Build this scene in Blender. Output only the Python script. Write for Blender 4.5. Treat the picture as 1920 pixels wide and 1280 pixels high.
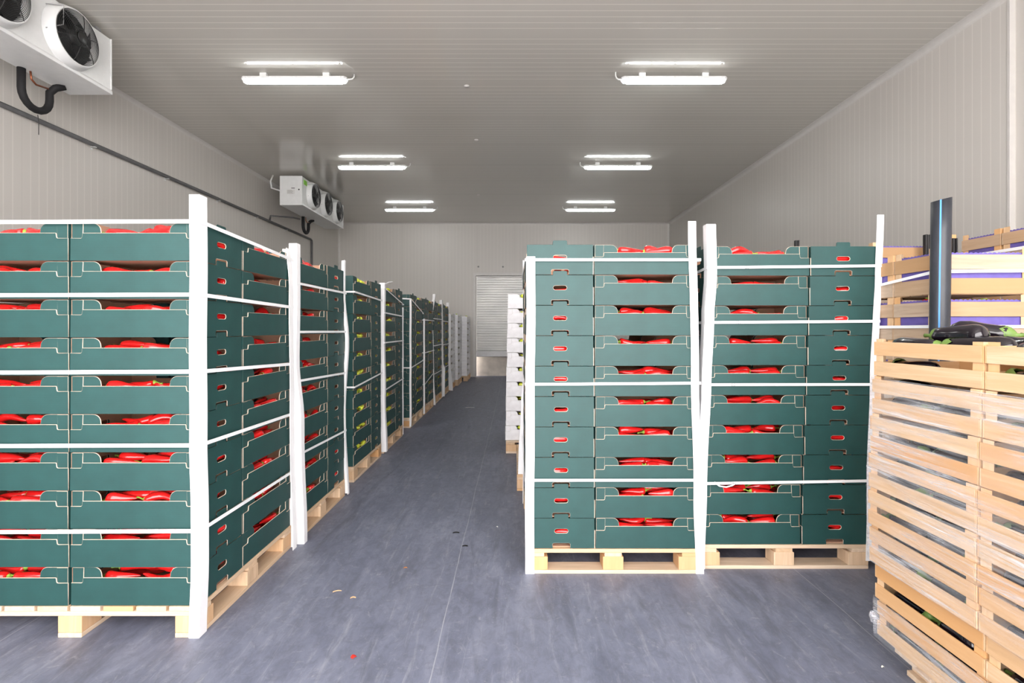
import bpy, bmesh, math, random
from mathutils import Vector, Matrix, geometry, noise
PI = math.pi
random.seed(7)
for o in list(bpy.data.objects): bpy.data.objects.remove(o)
S = bpy.context.scene
COL = S.collection
EYE = 1.425
F = 985.0

# ------------------------------------------------------------------ camera, world, exposure
cd = bpy.data.cameras.new('camera'); cam = bpy.data.objects.new('camera', cd); COL.objects.link(cam)
cam.location = (0, 0, EYE); cam.rotation_euler = (PI/2, 0, 0)
cd.sensor_width = 36; cd.lens = F/1920*36; cd.clip_start = .03; cd.clip_end = 200
cd.shift_x = -5/1920; cd.shift_y = -25/1920
S.camera = cam
S.view_settings.view_transform = 'Standard'; S.view_settings.look = 'None'
S.view_settings.gamma = 1; S.view_settings.use_curve_mapping = False
S.view_settings.exposure = 2.4
W = bpy.data.worlds.new('daylight'); S.world = W; W.use_nodes = True
bg = W.node_tree.nodes['Background']; bg.inputs[0].default_value = (1.0, .955, .95, 1); bg.inputs[1].default_value = 2.0
TUBE = 5.5

# ------------------------------------------------------------------ materials
class NT:
    def __init__(s, name):
        s.m = bpy.data.materials.new(name); s.m.use_nodes = True
        s.t = s.m.node_tree; s.n = s.t.nodes; s.p = s.n['Principled BSDF']
    def add(s, ty, **kw):
        n = s.n.new(ty)
        for k, v in kw.items():
            if k.startswith('i_'): n.inputs[k[2:].replace('_', ' ')].default_value = v
            else: setattr(n, k, v)
        return n
    def l(s, a, b): s.t.links.new(a, b)
    def coord(s, kind='Object', scale=(1, 1, 1)):
        tc = s.add('ShaderNodeTexCoord'); mp = s.add('ShaderNodeMapping'); mp.inputs['Scale'].default_value = scale
        s.l(tc.outputs[kind], mp.inputs[0]); return mp.outputs[0]
    def noise(s, vec, scale, detail=4, rough=.55, dist=0):
        n = s.add('ShaderNodeTexNoise'); n.inputs['Scale'].default_value = scale; n.inputs['Detail'].default_value = detail
        n.inputs['Roughness'].default_value = rough; n.inputs['Distortion'].default_value = dist
        s.l(vec, n.inputs['Vector']); return n.outputs['Fac']
    def ramp(s, fac, stops):
        r = s.add('ShaderNodeValToRGB'); e = r.color_ramp.elements
        while len(e) < len(stops): e.new(.5)
        for i, (p, c) in enumerate(stops):
            e[i].position = p; e[i].color = (c[0], c[1], c[2], 1) if hasattr(c, '__len__') else (c, c, c, 1)
        s.l(fac, r.inputs[0]); return r.outputs[0]
    def mix(s, fac, a, b, mode='MIX'):
        n = s.add('ShaderNodeMix', data_type='RGBA', blend_type=mode)
        for sock, v in ((n.inputs[0], fac), (n.inputs[6], a), (n.inputs[7], b)):
            if hasattr(v, 'is_linked'): s.l(v, sock)
            elif hasattr(v, '__len__'): sock.default_value = (v[0], v[1], v[2], 1)
            else: sock.default_value = v
        return n.outputs[2]
    def math(s, op, a, b=0):
        n = s.add('ShaderNodeMath', operation=op)
        for i, v in enumerate((a, b)):
            if hasattr(v, 'is_linked'): s.l(v, n.inputs[i])
            else: n.inputs[i].default_value = v
        return n.outputs[0]
    def bump(s, h, strength=.3, dist=.01):
        b = s.add('ShaderNodeBump'); b.inputs['Strength'].default_value = strength; b.inputs['Distance'].default_value = dist
        s.l(h, b.inputs['Height']); s.l(b.outputs[0], s.p.inputs['Normal'])
    def base(s, c):
        if hasattr(c, 'is_linked'): s.l(c, s.p.inputs['Base Color'])
        else: s.p.inputs['Base Color'].default_value = (*c, 1)
    def set(s, **kw):
        for k, v in kw.items(): s.p.inputs[k.replace('_', ' ')].default_value = v
        return s

def simple(name, col, rough=.5, var=.08, nscale=12, metal=0, coat=0, spec=.5, bump=0):
    m = NT(name); f = m.noise(m.coord(), nscale)
    a = [max(0, c*(1-var)) for c in col]; b = [min(1, c*(1+var)) for c in col]
    m.base(m.ramp(f, [(.3, a), (.7, b)])); m.set(Roughness=rough, Metallic=metal, Coat_Weight=coat, Specular_IOR_Level=spec)
    if bump: m.bump(m.noise(m.coord(), nscale*6), bump, .002)
    return m.m

def panel_mat(name, axis, col, rough=.3, rib=.1, panel=1.0, rib_glint=.16):
    """sandwich panel: fine ribs running across `axis`, a stronger joint every `panel` metres"""
    m = NT(name); tc = m.add('ShaderNodeTexCoord'); sx = m.add('ShaderNodeSeparateXYZ'); m.l(tc.outputs['Object'], sx.inputs[0])
    v = sx.outputs['XYZ'.index(axis)]
    def groove(pitch, w):
        fr = m.math('FRACT', m.math('MULTIPLY', v, 1/pitch))
        d = m.math('ABSOLUTE', m.math('SUBTRACT', fr, .5))
        return m.math('GREATER_THAN', d, .5-w)
    g1 = groove(rib, .055); g2 = groove(panel, .004)
    sc = [1.2, 1.2, 1.2]; dirt = m.noise(m.coord(scale=(.6, .6, .6)), 1.1, 5)
    base = m.mix(m.math('MULTIPLY', dirt, .10), col, [c*.82 for c in col])
    light = [min(1, c*1.45) for c in col]
    c1 = m.mix(m.math('MULTIPLY', g1, min(1, rib_glint*3)), base, light)  # glint along the ribs painted in as lighter stripes
    c2 = m.mix(m.math('MULTIPLY', g2, .55), c1, [c*.72 for c in col])
    m.base(c2); m.set(Roughness=rough, Specular_IOR_Level=.5)
    h = m.math('SUBTRACT', m.math('MULTIPLY', g1, .35), g2)
    m.bump(h, .25, .0012)
    return m.m

WALLC = (.60, .573, .535)
M = {}
M['wall'] = panel_mat('wall_panel_sides', 'Y', WALLC, .38, .1, 1.1, .09)
M['wallx'] = panel_mat('wall_panel_back', 'X', WALLC, .38, .1, 1.1, .06)
M['ceil'] = panel_mat('ceiling_panel', 'Y', (.60, .58, .53), .09, .1, 1.1, .20)
M['trim'] = simple('cove_trim', (.62, .60, .57), .35, .03)
M['white_metal'] = simple('white_sheet_metal', (.74, .75, .74), .35, .03)
M['grey_metal'] = simple('grey_metal', (.35, .35, .35), .4, .05, metal=.6)
M['white_post'] = simple('white_paper_protector', (.86, .86, .87), .55, .02)
M['strap'] = simple('white_strap', (.86, .87, .88), .4, .02)
M['black_plastic'] = simple('black_plastic', (.005, .005, .006), .45, .2)
M['black_wire'] = simple('black_wire', (.02, .02, .02), .4, .1)
M['conduit'] = simple('dark_grey_conduit', (.10, .10, .10), .5, .1)
M['hose'] = simple('black_foam_hose', (.007, .007, .008), .75, .2, 40, bump=.4)
M['copper'] = simple('copper_pipe', (.35, .12, .06), .35, .1, metal=.8)
M['red'] = simple('red_pepper_skin', (.62, .012, .012), .22, .25, 9, coat=.5)
M['yellow'] = simple('yellow_green_pepper_skin', (.72, .80, .06), .25, .2, 9, coat=.4)
M['stem'] = simple('green_stem', (.22, .36, .04), .5, .3, 30)
M['eggplant'] = simple('eggplant_skin', (.006, .003, .007), .16, .4, 8, coat=.35)
M['calyx'] = simple('eggplant_calyx', (.13, .22, .045), .5, .3, 20)
M['purple'] = simple('purple_paper', (.13, .10, .36), .6, .12, 15)
M['tomato'] = simple('tomato_skin', (.60, .03, .02), .2, .2, 9, coat=.4)
M['print'] = simple('black_print', (.03, .03, .03), .6, 0)
M['sticker_green'] = simple('green_sticker', (.25, .60, .06), .5, .05)
M['cable'] = simple('white_cable', (.7, .7, .68), .45, .02)

def card(name, col, kraft=False):
    m = NT(name); v = m.coord(scale=(6, 6, 6)); f = m.noise(v, 1.2, 5, .6)
    c = m.ramp(f, [(.25, [x*.84 for x in col]), (.75, [min(1, x*1.14) for x in col])])
    sc = m.noise(m.coord(scale=(3, 3, 9)), 5, 6, .75)
    spots = m.ramp(sc, [(.735, 0), (.80, .35)])
    c = m.mix(spots, c, [min(1, x*2.0+.04) for x in col])
    m.base(c); m.set(Roughness=.5 if not kraft else .8, Specular_IOR_Level=.42 if not kraft else .2)
    tc = m.add('ShaderNodeTexCoord'); sx = m.add('ShaderNodeSeparateXYZ'); m.l(tc.outputs['Object'], sx.inputs[0])
    flute = m.math('SINE', m.math('MULTIPLY', sx.outputs[2], 2*PI/.0045))
    m.bump(m.math('ADD', m.math('MULTIPLY', flute, .4), m.noise(m.coord(), 60, 3)), .10, .001)
    return m.m
M['green'] = card('green_cardboard', (.013, .056, .053))
M['kraft'] = card('brown_cardboard', (.50, .30, .20), True)  # brown reddened: light bounced off the red peppers is put into the colour
M['raw_edge'] = card('raw_cardboard_edge', (.60, .48, .38), True)
M['wedge'] = card('white_cardboard_edge', (.66, .64, .60), True)
M['wcard'] = card('white_cardboard', (.80, .80, .82))
M['wcardin'] = card('white_cardboard_inside', (.62, .58, .52), True)

def wood(name, a, b, axis=0, rough=.65):
    m = NT(name); oi = m.add('ShaderNodeObjectInfo')
    sc = [16, 16, 16]; sc[axis] = 1.2
    tc = m.add('ShaderNodeTexCoord'); ad = m.add('ShaderNodeVectorMath', operation='ADD'); cm = m.add('ShaderNodeCombineXYZ')
    r20 = m.math('MULTIPLY', oi.outputs['Random'], 20)
    for i in range(3): m.l(r20, cm.inputs[i])
    m.l(tc.outputs['Object'], ad.inputs[0]); m.l(cm.outputs[0], ad.inputs[1])
    mp = m.add('ShaderNodeMapping'); mp.inputs['Scale'].default_value = sc; m.l(ad.outputs[0], mp.inputs[0])
    f = m.noise(mp.outputs[0], 2.2, 7, .62, .6)
    c = m.ramp(f, [(.25, [x*.80 for x in a]), (.5, a), (.78, b)])
    k = m.noise(mp.outputs[0], .9, 2, .5, 1.5)
    c = m.mix(m.ramp(k, [(.68, 0), (.78, .55)]), c, [a[0]*.62, a[1]*.45, a[2]*.36])
    tint = m.mix(m.math('MULTIPLY', m.math('POWER', oi.outputs['Random'], 1.6), .9), c, [a[0]*.93, a[1]*.70, a[2]*.44])
    m.base(tint); m.set(Roughness=rough, Specular_IOR_Level=.3); m.bump(f, .25, .002)
    return m.m
M['woodx'] = wood('pallet_wood_x', (.62, .49, .36), (.74, .61, .48), 0)
M['woody'] = wood('pallet_wood_y', (.62, .49, .36), (.74, .61, .48), 1)
M['woodz'] = wood('block_wood', (.62, .45, .30), (.74, .58, .42), 2)
M['palex'] = wood('pale_crate_wood_x', (.47, .365, .27), (.58, .47, .37), 0)
M['paley'] = wood('pale_crate_wood_y', (.47, .365, .27), (.58, .47, .37), 1)
M['cratex'] = wood('crate_wood_x', (.62, .43, .255), (.74, .57, .40), 0)
M['cratey'] = wood('crate_wood_y', (.62, .43, .255), (.74, .57, .40), 1)
M['cratez'] = wood('crate_wood_z', (.70, .50, .31), (.80, .62, .42), 2)

def floor_mat():
    m = NT('dark_worn_floor')
    a = m.noise(m.coord(scale=(2.2, .7, 1)), 2.4, 10, .68, .8)
    c = m.ramp(a, [(.25, (.095, .106, .150)), (.5, (.150, .165, .225)), (.75, (.215, .232, .30))])
    s1 = m.noise(m.coord(scale=(9, .9, 1)), 2.2, 9, .74, 1.2)
    c = m.mix(m.ramp(s1, [(.54, 0), (.70, .45)]), c, (.33, .345, .39))
    s2 = m.noise(m.coord(scale=(2.5, 5, 1)), 3.0, 10, .78, 2.5)
    c = m.mix(m.ramp(s2, [(.58, 0), (.72, .6)]), c, (.42, .42, .44))
    sp = m.noise(m.coord(scale=(1, 1, 1)), 55, 3, .6)
    c = m.mix(m.ramp(sp, [(.73, 0), (.76, .5)]), c, (.42, .41, .40))
    d = m.noise(m.coord(scale=(5, .8, 1)), 1.4, 6, .6, 1.0)
    c = m.mix(m.ramp(d, [(.56, 0), (.70, .45)]), c, (.06, .065, .085))
    fn = m.noise(m.coord(scale=(1, .6, 1)), 17, 8, .75, .6)
    c = m.mix(m.ramp(fn, [(.45, 0), (.62, .38)]), c, (.075, .08, .105))
    fq = m.noise(m.coord(scale=(1.4, .8, 1)), 9, 9, .8, 1.5)
    c = m.mix(m.ramp(fq, [(.58, 0), (.70, .5)]), c, (.36, .365, .39))
    # welded seams along the room
    tc = m.add('ShaderNodeTexCoord'); sx = m.add('ShaderNodeSeparateXYZ'); m.l(tc.outputs['Object'], sx.inputs[0])
    wob = m.math('MULTIPLY', m.noise(m.coord(), 2.0, 3), .02)
    x = m.math('ADD', sx.outputs[0], wob)
    fr = m.math('FRACT', m.math('MULTIPLY', m.math('ADD', x, .346+20-.01), .5))
    line = m.math('LESS_THAN', m.math('ABSOLUTE', m.math('SUBTRACT', fr, 0.0)), .0022)
    c = m.mix(m.math('MULTIPLY', line, m.ramp(m.noise(m.coord(), 6, 4), [(.3, .35), (.7, .9)])), c, (.36, .37, .40))
    m.base(c)
    m.l(m.ramp(a, [(.2, .42), (.8, .60)]), m.p.inputs['Roughness'])
    m.bump(s2, .12, .003); m.set(Specular_IOR_Level=.45)
    return m.m
M['floor'] = floor_mat()

def emis(name, col, st):
    m = NT(name); m.base((.9, .9, .9)); m.p.inputs['Emission Color'].default_value = (*col, 1); m.p.inputs['Emission Strength'].default_value = st
    return m.m
M['tube'] = emis('lit_diffuser', (.97, 1, .98), TUBE)
def clear_mat():
    m = NT('clear_plastic_end'); m.base((.85, .87, .88)); m.set(Roughness=.2, Alpha=.75, Coat_Weight=.5); return m.m
M['clear'] = clear_mat()

def film_mat():
    m = NT('stretch_film'); t = m.t
    st = m.noise(m.coord(scale=(2, 1.6, 34)), 1.5, 7, .68, .9)
    big = m.noise(m.coord(scale=(1, 1.5, 4)), 1.4, 3, .5, .5)
    f = m.math('MULTIPLY', m.ramp(st, [(.38, 0.0), (.56, .35), (.68, .85)]), m.ramp(big, [(.34, .15), (.60, .95)]))
    f = m.math('ADD', f, .035)
    tr = m.add('ShaderNodeBsdfTransparent'); tr.inputs[0].default_value = (.97, .97, .98, 1)
    m.base((.80, .82, .86)); m.set(Roughness=.16, Specular_IOR_Level=.9)
    m.bump(st, .5, .01)
    mx = m.add('ShaderNodeMixShader'); m.l(f, mx.inputs[0]); m.l(tr.outputs[0], mx.inputs[1]); m.l(m.p.outputs[0], mx.inputs[2])
    m.l(mx.outputs[0], m.n['Material Output'].inputs[0])
    return m.m
M['film'] = film_mat()

def pipe_mat():
    m = NT('black_pipe_wall'); f = m.noise(m.coord(scale=(8, 8, 1.5)), 3, 6, .7)
    m.base(m.ramp(f, [(.3, (.014, .016, .021)), (.6, (.028, .031, .040)), (.8, (.08, .08, .09))])); m.set(Roughness=.42); return m.m
M['pipe'] = pipe_mat()
M['blue'] = simple('blue_stripe', (.03, .22, .62), .4, .1)

# ------------------------------------------------------------------ mesh helpers
class MB:
    def __init__(s): s.v = []; s.f = []; s.mi = []; s.sm = []
    def add(s, vs, fs, mi=0, smooth=False):
        b = len(s.v); s.v += [tuple(v) for v in vs]
        for i, f in enumerate(fs):
            s.f.append([b+k for k in f]); s.mi.append(mi[i] if isinstance(mi, list) else mi); s.sm.append(smooth)
    def box(s, x0, x1, y0, y1, z0, z1, mi=0):
        s.add([(x0,y0,z0),(x1,y0,z0),(x1,y1,z0),(x0,y1,z0),(x0,y0,z1),(x1,y0,z1),(x1,y1,z1),(x0,y1,z1)],
              [(0,3,2,1),(4,5,6,7),(0,1,5,4),(1,2,6,5),(2,3,7,6),(3,0,4,7)], mi)
    def prism(s, loops, tf, t, mo=0, mb=1, mr=2, e=.0015, fold=False):
        """loops: outer then holes, 2-D; tf(u,v,w) -> 3-D; w 0 is the outer face, t the inner; raw edges are slightly crushed (e)."""
        area = lambda L: sum(L[i-1][0]*L[i][1]-L[i][0]*L[i-1][1] for i in range(len(L)))
        ins = []
        for li, L in enumerate(loops):
            sg = (1 if area(L) > 0 else -1)*(1 if li == 0 else -1); q = []
            for i, p in enumerate(L):
                a, c = L[i-1], L[(i+1) % len(L)]
                d1 = Vector((p[0]-a[0], p[1]-a[1])); d2 = Vector((c[0]-p[0], c[1]-p[1]))
                if d1.length < 1e-7: d1 = d2
                if d2.length < 1e-7: d2 = d1
                d = (d1.normalized()+d2.normalized()); d = d.normalized() if d.length > 1e-6 else d1.normalized()
                k = e*sg*(0 if p[1] < .008 else 1); q.append((p[0]-d.y*k, p[1]+d.x*k))
            ins.append(q)
        flat = [p for L in loops for p in L]; fi = [p for L in ins for p in L]
        tri = geometry.tessellate_polygon([[Vector((p[0], p[1], 0)) for p in L] for L in loops])
        n = len(flat); b = len(s.v)
        s.v += [tuple(tf(p[0], p[1], 0)) for p in fi] + [tuple(tf(p[0], p[1], e*.8)) for p in flat] + [tuple(tf(p[0], p[1], t)) for p in flat]
        for q in tri:
            s.f.append([b+k for k in q]); s.mi.append(mo); s.sm.append(False)
            s.f.append([b+2*n+k for k in reversed(q)]); s.mi.append(mb); s.sm.append(False)
        st = 0
        for L in loops:
            k = len(L)
            for i in range(k):
                a, c = st+i, st+(i+1) % k
                m = mo if (flat[a][1] < .008 and flat[c][1] < .008) else mr
                if fold and st == 0 and (flat[a][1] > .1 or abs(flat[a][0]) > .055) and (flat[c][1] > .1 or abs(flat[c][0]) > .055): m = mo
                for o in (0, n):
                    s.f.append([b+o+a, b+o+c, b+o+n+c, b+o+n+a]); s.mi.append(m); s.sm.append(False)
            st += k
    def tube(s, pts, r, seg=10, mi=0, cap=True):
        pts = [Vector(p) for p in pts]; n = len(pts); rr = r if hasattr(r, '__len__') else [r]*n
        t = (pts[1]-pts[0]).normalized(); up = Vector((0, 0, 1)) if abs(t.z) < .9 else Vector((1, 0, 0))
        u = t.cross(up).normalized(); vs = []; fs = []
        for i, p in enumerate(pts):
            t = ((pts[min(i+1, n-1)]-pts[i]).normalized() + (pts[i]-pts[max(i-1, 0)]).normalized()).normalized()
            u = (u - t*u.dot(t)).normalized(); w = t.cross(u)
            for k in range(seg):
                a = 2*PI*k/seg; vs.append(p + (u*math.cos(a)+w*math.sin(a))*rr[i])
        for i in range(n-1):
            for k in range(seg):
                k2 = (k+1) % seg; fs.append((i*seg+k, i*seg+k2, (i+1)*seg+k2, (i+1)*seg+k))
        if cap: fs.append(tuple(range(seg-1, -1, -1))); fs.append(tuple((n-1)*seg+k for k in range(seg)))
        s.add(vs, fs, mi, True)
    def lathe(s, prof, seg=24, tf=None, mi=0, closed=False):
        tf = tf or (lambda x, y, z: (x, y, z)); vs = []; fs = []
        for (r, z) in prof:
            for k in range(seg): a = 2*PI*k/seg; vs.append(tf(r*math.cos(a), r*math.sin(a), z))
        m = len(prof)
        for i in range(m if closed else m-1):
            j = (i+1) % m
            for k in range(seg): k2 = (k+1) % seg; fs.append((i*seg+k, i*seg+k2, j*seg+k2, j*seg+k))
        s.add(vs, fs, mi, True)
    def mesh(s, name, mats):
        me = bpy.data.meshes.new(name); me.from_pydata(s.v, [], s.f)
        for m in (mats if isinstance(mats, (list, tuple)) else [mats]): me.materials.append(m)
        me.polygons.foreach_set('material_index', s.mi); me.polygons.foreach_set('use_smooth', s.sm)
        bm = bmesh.new(); bm.from_mesh(me); bmesh.ops.recalc_face_normals(bm, faces=bm.faces); bm.to_mesh(me); bm.free()
        me.update(); return me
    def obj(s, name, mats, parent=None, bevel=0):
        o = bpy.data.objects.new(name, s.mesh(name, mats)); COL.objects.link(o); o.parent = parent
        if bevel:
            b = o.modifiers.new('bevel', 'BEVEL'); b.width = bevel; b.segments = 2; b.limit_method = 'ANGLE'
        return o

def tag(o, label=None, cat=None, group=None, kind=None):
    for k, v in (('label', label), ('category', cat), ('group', group), ('kind', kind)):
        if v: o[k] = v
    if label and len(label.split()) > 16: print('LONG', label)
    return o
def empty(name, loc=(0, 0, 0), rz=0):
    o = bpy.data.objects.new(name, None); COL.objects.link(o); o.location = loc; o.rotation_euler = (0, 0, rz); o.empty_display_size = .05
    return o
KIDS = {}
def freeze(root):
    def rec(o): KIDS[o.name] = [c for c in o.children]; [rec(c) for c in o.children]
    rec(root); return root
USED = set()
def place(proto, loc, rot=(0, 0, 0), label=None, group=None, scale=None, cat=None):
    """first use moves the prototype, later uses copy it and its parts"""
    if proto.name not in USED: USED.add(proto.name); r = proto
    else:
        def cp(o, par):
            c = o.copy(); COL.objects.link(c)
            if par is not None: c.parent = par
            for k in KIDS.get(o.name, []): cp(k, c)
            return c
        r = cp(proto, None)
    r.location = loc; r.rotation_euler = rot
    if scale: r.scale = (scale,)*3 if not hasattr(scale, '__len__') else scale
    if label: tag(r, label, cat, group)
    return r
ORD = ['bottom', 'second', 'third', 'fourth', 'fifth', 'sixth', 'seventh', 'eighth', 'ninth', 'top']
def jit(a): return random.uniform(-a, a)

# ------------------------------------------------------------------ room
XL, XR, YB, ZC, YF = -5.16, 4.53, 15.38, EYE+3.08, -1.2
def struct(name, b, mat, bevel=0):
    o = b.obj(name, mat, None, bevel); o['kind'] = 'structure'; return o
b = MB(); b.box(XL-.2, 6.8, YF-.2, YB+.8, -.1, 0); struct('floor', b, M['floor'])
b = MB(); b.box(XL-.2, 6.8, YF-.2, YB+.3, ZC, ZC+.12); struct('ceiling', b, M['ceil'])
b = MB(); b.box(XL-.12, XL, YF, YB+.12, 0, ZC); struct('wall_left', b, M['wall'])
b = MB(); b.box(XR, XR+.12, 4.83, YB+.12, 0, ZC); struct('wall_right', b, M['wall'])
b = MB(); b.box(XR+.05, XR+.17, YF, 4.83, 0, ZC); struct('wall_recess', b, M['wall'])
DX0, DX1, DZ = -1.13, 1.5, 2.96
b = MB(); b.box(XL, DX0, YB, YB+.12, 0, ZC); b.box(DX1, XR, YB, YB+.12, 0, ZC); b.box(DX0, DX1, YB, YB+.12, DZ, ZC); struct('wall_back', b, M['wallx'])
b = MB(); b.box(XL, -3.3, YF-.12, YF, 0, ZC); b.box(3.3, 4.70, YF-.12, YF, 0, ZC); b.box(-3.3, 3.3, YF-.12, YF, 4.1, ZC); struct('wall_front', b, M['wallx'])
# coves where walls meet the ceiling and each other
def cove(name, p0, p1, ax, w=.05):
    b = MB(); n = 6; vs = []
    for P in (p0, p1):
        c = Vector(P)
        vs.append(c)
        for i in range(n+1):
            a = PI/2*i/n; u = w*(1-math.sin(a)); v = w*(1-math.cos(a)); vs.append(c + Vector(ax[0])*u + Vector(ax[1])*v)
    k = n+2
    fs = [(i, (i+1) % k, k+(i+1) % k, k+i) for i in range(k)] + [tuple(range(k)), tuple(range(2*k-1, k-1, -1))]
    b.add(vs, fs); return struct(name, b, M['trim'])
cove('trim_1', (XL, YF, ZC), (XL, YB, ZC), ((1,0,0), (0,0,-1)))
cove('trim_2', (XR, 4.83, ZC), (XR, YB, ZC), ((-1,0,0), (0,0,-1)), .07)
cove('trim_3', (XL, YB, ZC), (XR, YB, ZC), ((0,-1,0), (0,0,-1)))
cove('trim_4', (XL, YB, 0), (XL, YB, ZC), ((0,-1,0), (1,0,0)))
cove('trim_5', (XR, YB, 0), (XR, YB, ZC), ((0,-1,0), (-1,0,0)))
b = MB(); b.box(XR-.006, XR+.05, 4.80, 4.83, 0, ZC); struct('trim_6', b, M['trim'], .003)
# rear door with roller shutter
dr = empty('door_1', (0, YB, 0)); dr['kind'] = 'structure'
b = MB(); w = .09
b.box(DX0-w, DX0, -.03, .14, 0, DZ+w); b.box(DX1, DX1+w, -.03, .14, 0, DZ+w); b.box(DX0, DX1, -.03, .14, DZ, DZ+w)
b.obj('door_frame', M['trim'], dr, .004)
b = MB(); z = .62; prof = []
while z < DZ+.02:
    prof += [(.162, z), (.148, z+.008), (.146, z+.054), (.162, z+.064)]
    z += .072
vs = [(x, y, zz) for (y, zz) in prof for x in (DX0-.0, DX1+.0)]
b.add(vs, [(2*i, 2*i+1, 2*i+3, 2*i+2) for i in range(len(prof)-1)])
b.box(DX0, DX1, .18, .20, .62, DZ+.02)
def metal_shutter():
    m = NT('galvanised_shutter'); f = m.noise(m.coord(scale=(.7, 1, 1)), 2, 4)
    m.base(m.ramp(f, [(.3, (.60, .60, .585)), (.7, (.74, .73, .70))])); m.set(Roughness=.35, Metallic=.15); return m.m
b.obj('roller_shutter', metal_shutter(), dr)
b = MB(); b.box(DX0, DX1, .13, .19, .58, .76); b.obj('shutter_bottom_bar', M['grey_metal'], dr, .01)
pl = simple('stained_plaster', (.66, .60, .53), .8, .2, 3, bump=.3)
b = MB(); b.box(DX0-.1, DX1+.1, .30, .36, 0, DZ+.2); b.obj('threshold_wall', pl, dr)
for sx in (897, 943):
    b = MB(); b.lathe([(0, .012), (.022, .008), (.025, 0)], 12, lambda x, y, z: (x, -z, y)); o = b.obj('wall_plug', M['grey_metal'])
    o.location = ((sx-965)/64, YB, EYE+115/64); tag(o, 'small round wall plug above the %s of the rear shutter' % ('end corner' if sx < 900 else 'middle'), 'plug')

# ceiling plugs
for (px, py) in ((875, 161), (893, 262), (897, 365)):
    Y = F*3.08/(615-py)
    b = MB(); b.lathe([(0, -.012), (.03, -.010), (.034, 0)], 14); o = b.obj('ceiling_plug', M['trim'])
    o.location = ((px-965)*Y/F, Y, ZC); tag(o, {161: 'small round cap on ceiling between the front two lamps', 262: 'small round cap on ceiling in front of the middle lamps', 365: 'small round cap on ceiling in front of the farthest lamps'}[py], 'cap', 'ceiling caps')

# ------------------------------------------------------------------ lamps
def make_lamp():
    t = empty('ceiling_lamp'); L = .635
    b = MB()   # housing, tapered tray
    n = 10
    vs = []; 
    for (hw, hy, z) in ((L, .058, -.035), (L+.002, .062, -.052), (L, .058, -.058)):
        for sx, sy in ((-1,-1),(1,-1),(1,1),(-1,1)):
            vs += [(sx*(hw-.03), sy*hy, z), (sx*hw, sy*(hy-.03), z)] if sx*sy < 0 else [(sx*hw, sy*(hy-.03), z), (sx*(hw-.03), sy*hy, z)]
    fs = [tuple(range(7, -1, -1))]
    for r in range(2):
        for k in range(8): fs.append((r*8+k, r*8+(k+1) % 8, (r+1)*8+(k+1) % 8, (r+1)*8+k))
    fs.append(tuple(range(16, 24)))
    b.add(vs, fs); b.box(-.42, -.34, -.02, .02, -.036, .0245); b.box(.34, .42, -.02, .02, -.036, .0245)
    b.obj('housing', M['white_metal'], t)
    b = MB(); seg = 12; vs = []
    for x, r in ((-L+.05, .75), (-L+.07, 1), (L-.07, 1), (L-.05, .75)):
        for k in range(seg+1):
            a = PI*k/seg; vs.append((x, .05*math.cos(a)*r, -.058 - .045*math.sin(a)*r))
    fs = [(i*(seg+1)+k, i*(seg+1)+k+1, (i+1)*(seg+1)+k+1, (i+1)*(seg+1)+k) for i in range(3) for k in range(seg)]
    fs += [tuple(range(seg+1)), tuple(3*(seg+1)+k for k in range(seg+1))]
    b.add(vs, fs, 0, True); b.obj('diffuser', M['tube'], t)
    for sx in (-1, 1):
        b = MB(); vs = []
        for x, r in ((sx*(L-.048), 1.0), (sx*(L-.02), .8), (sx*(L-.004), .35)):
            for k in range(seg+1):
                a = PI*k/seg; vs.append((x, .052*math.cos(a)*r, -.058 - .046*math.sin(a)*r))
        fs = [(i*(seg+1)+k, i*(seg+1)+k+1, (i+1)*(seg+1)+k+1, (i+1)*(seg+1)+k) for i in range(2) for k in range(seg)]
        b.add(vs, fs, 0, True); b.obj('end_cap', M['clear'], t)
    for i in range(5):
        for sy in (-1, 1):
            b = MB(); x = -.56+.28*i; b.box(x-.012, x+.012, sy*.06, sy*.068, -.07, -.04); b.obj('clip', M['white_metal'], t, .002)
    b = MB(); b.tube([(L-.01, 0, -.045), (L+.03, 0, -.05), (L+.055, .01, -.04), (L+.07, .02, -.015), (L+.07, .03, .024)], .009, 8); b.obj('cable', M['cable'], t)
    return freeze(t)
lamp = make_lamp()
for r, Y in (('front', 6.35), ('middle', 9.78), ('rear', 13.3)):
    for sd, X in (('left', -2.655), ('right', 1.92)):
        place(lamp, (X, Y, ZC-.025), (0, 0, 0 if sd == 'left' else PI), 'lit white fluorescent batten lamp on the ceiling, %s row, %s side' % (r, sd), 'ceiling batten lamps', cat='lamp')

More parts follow.
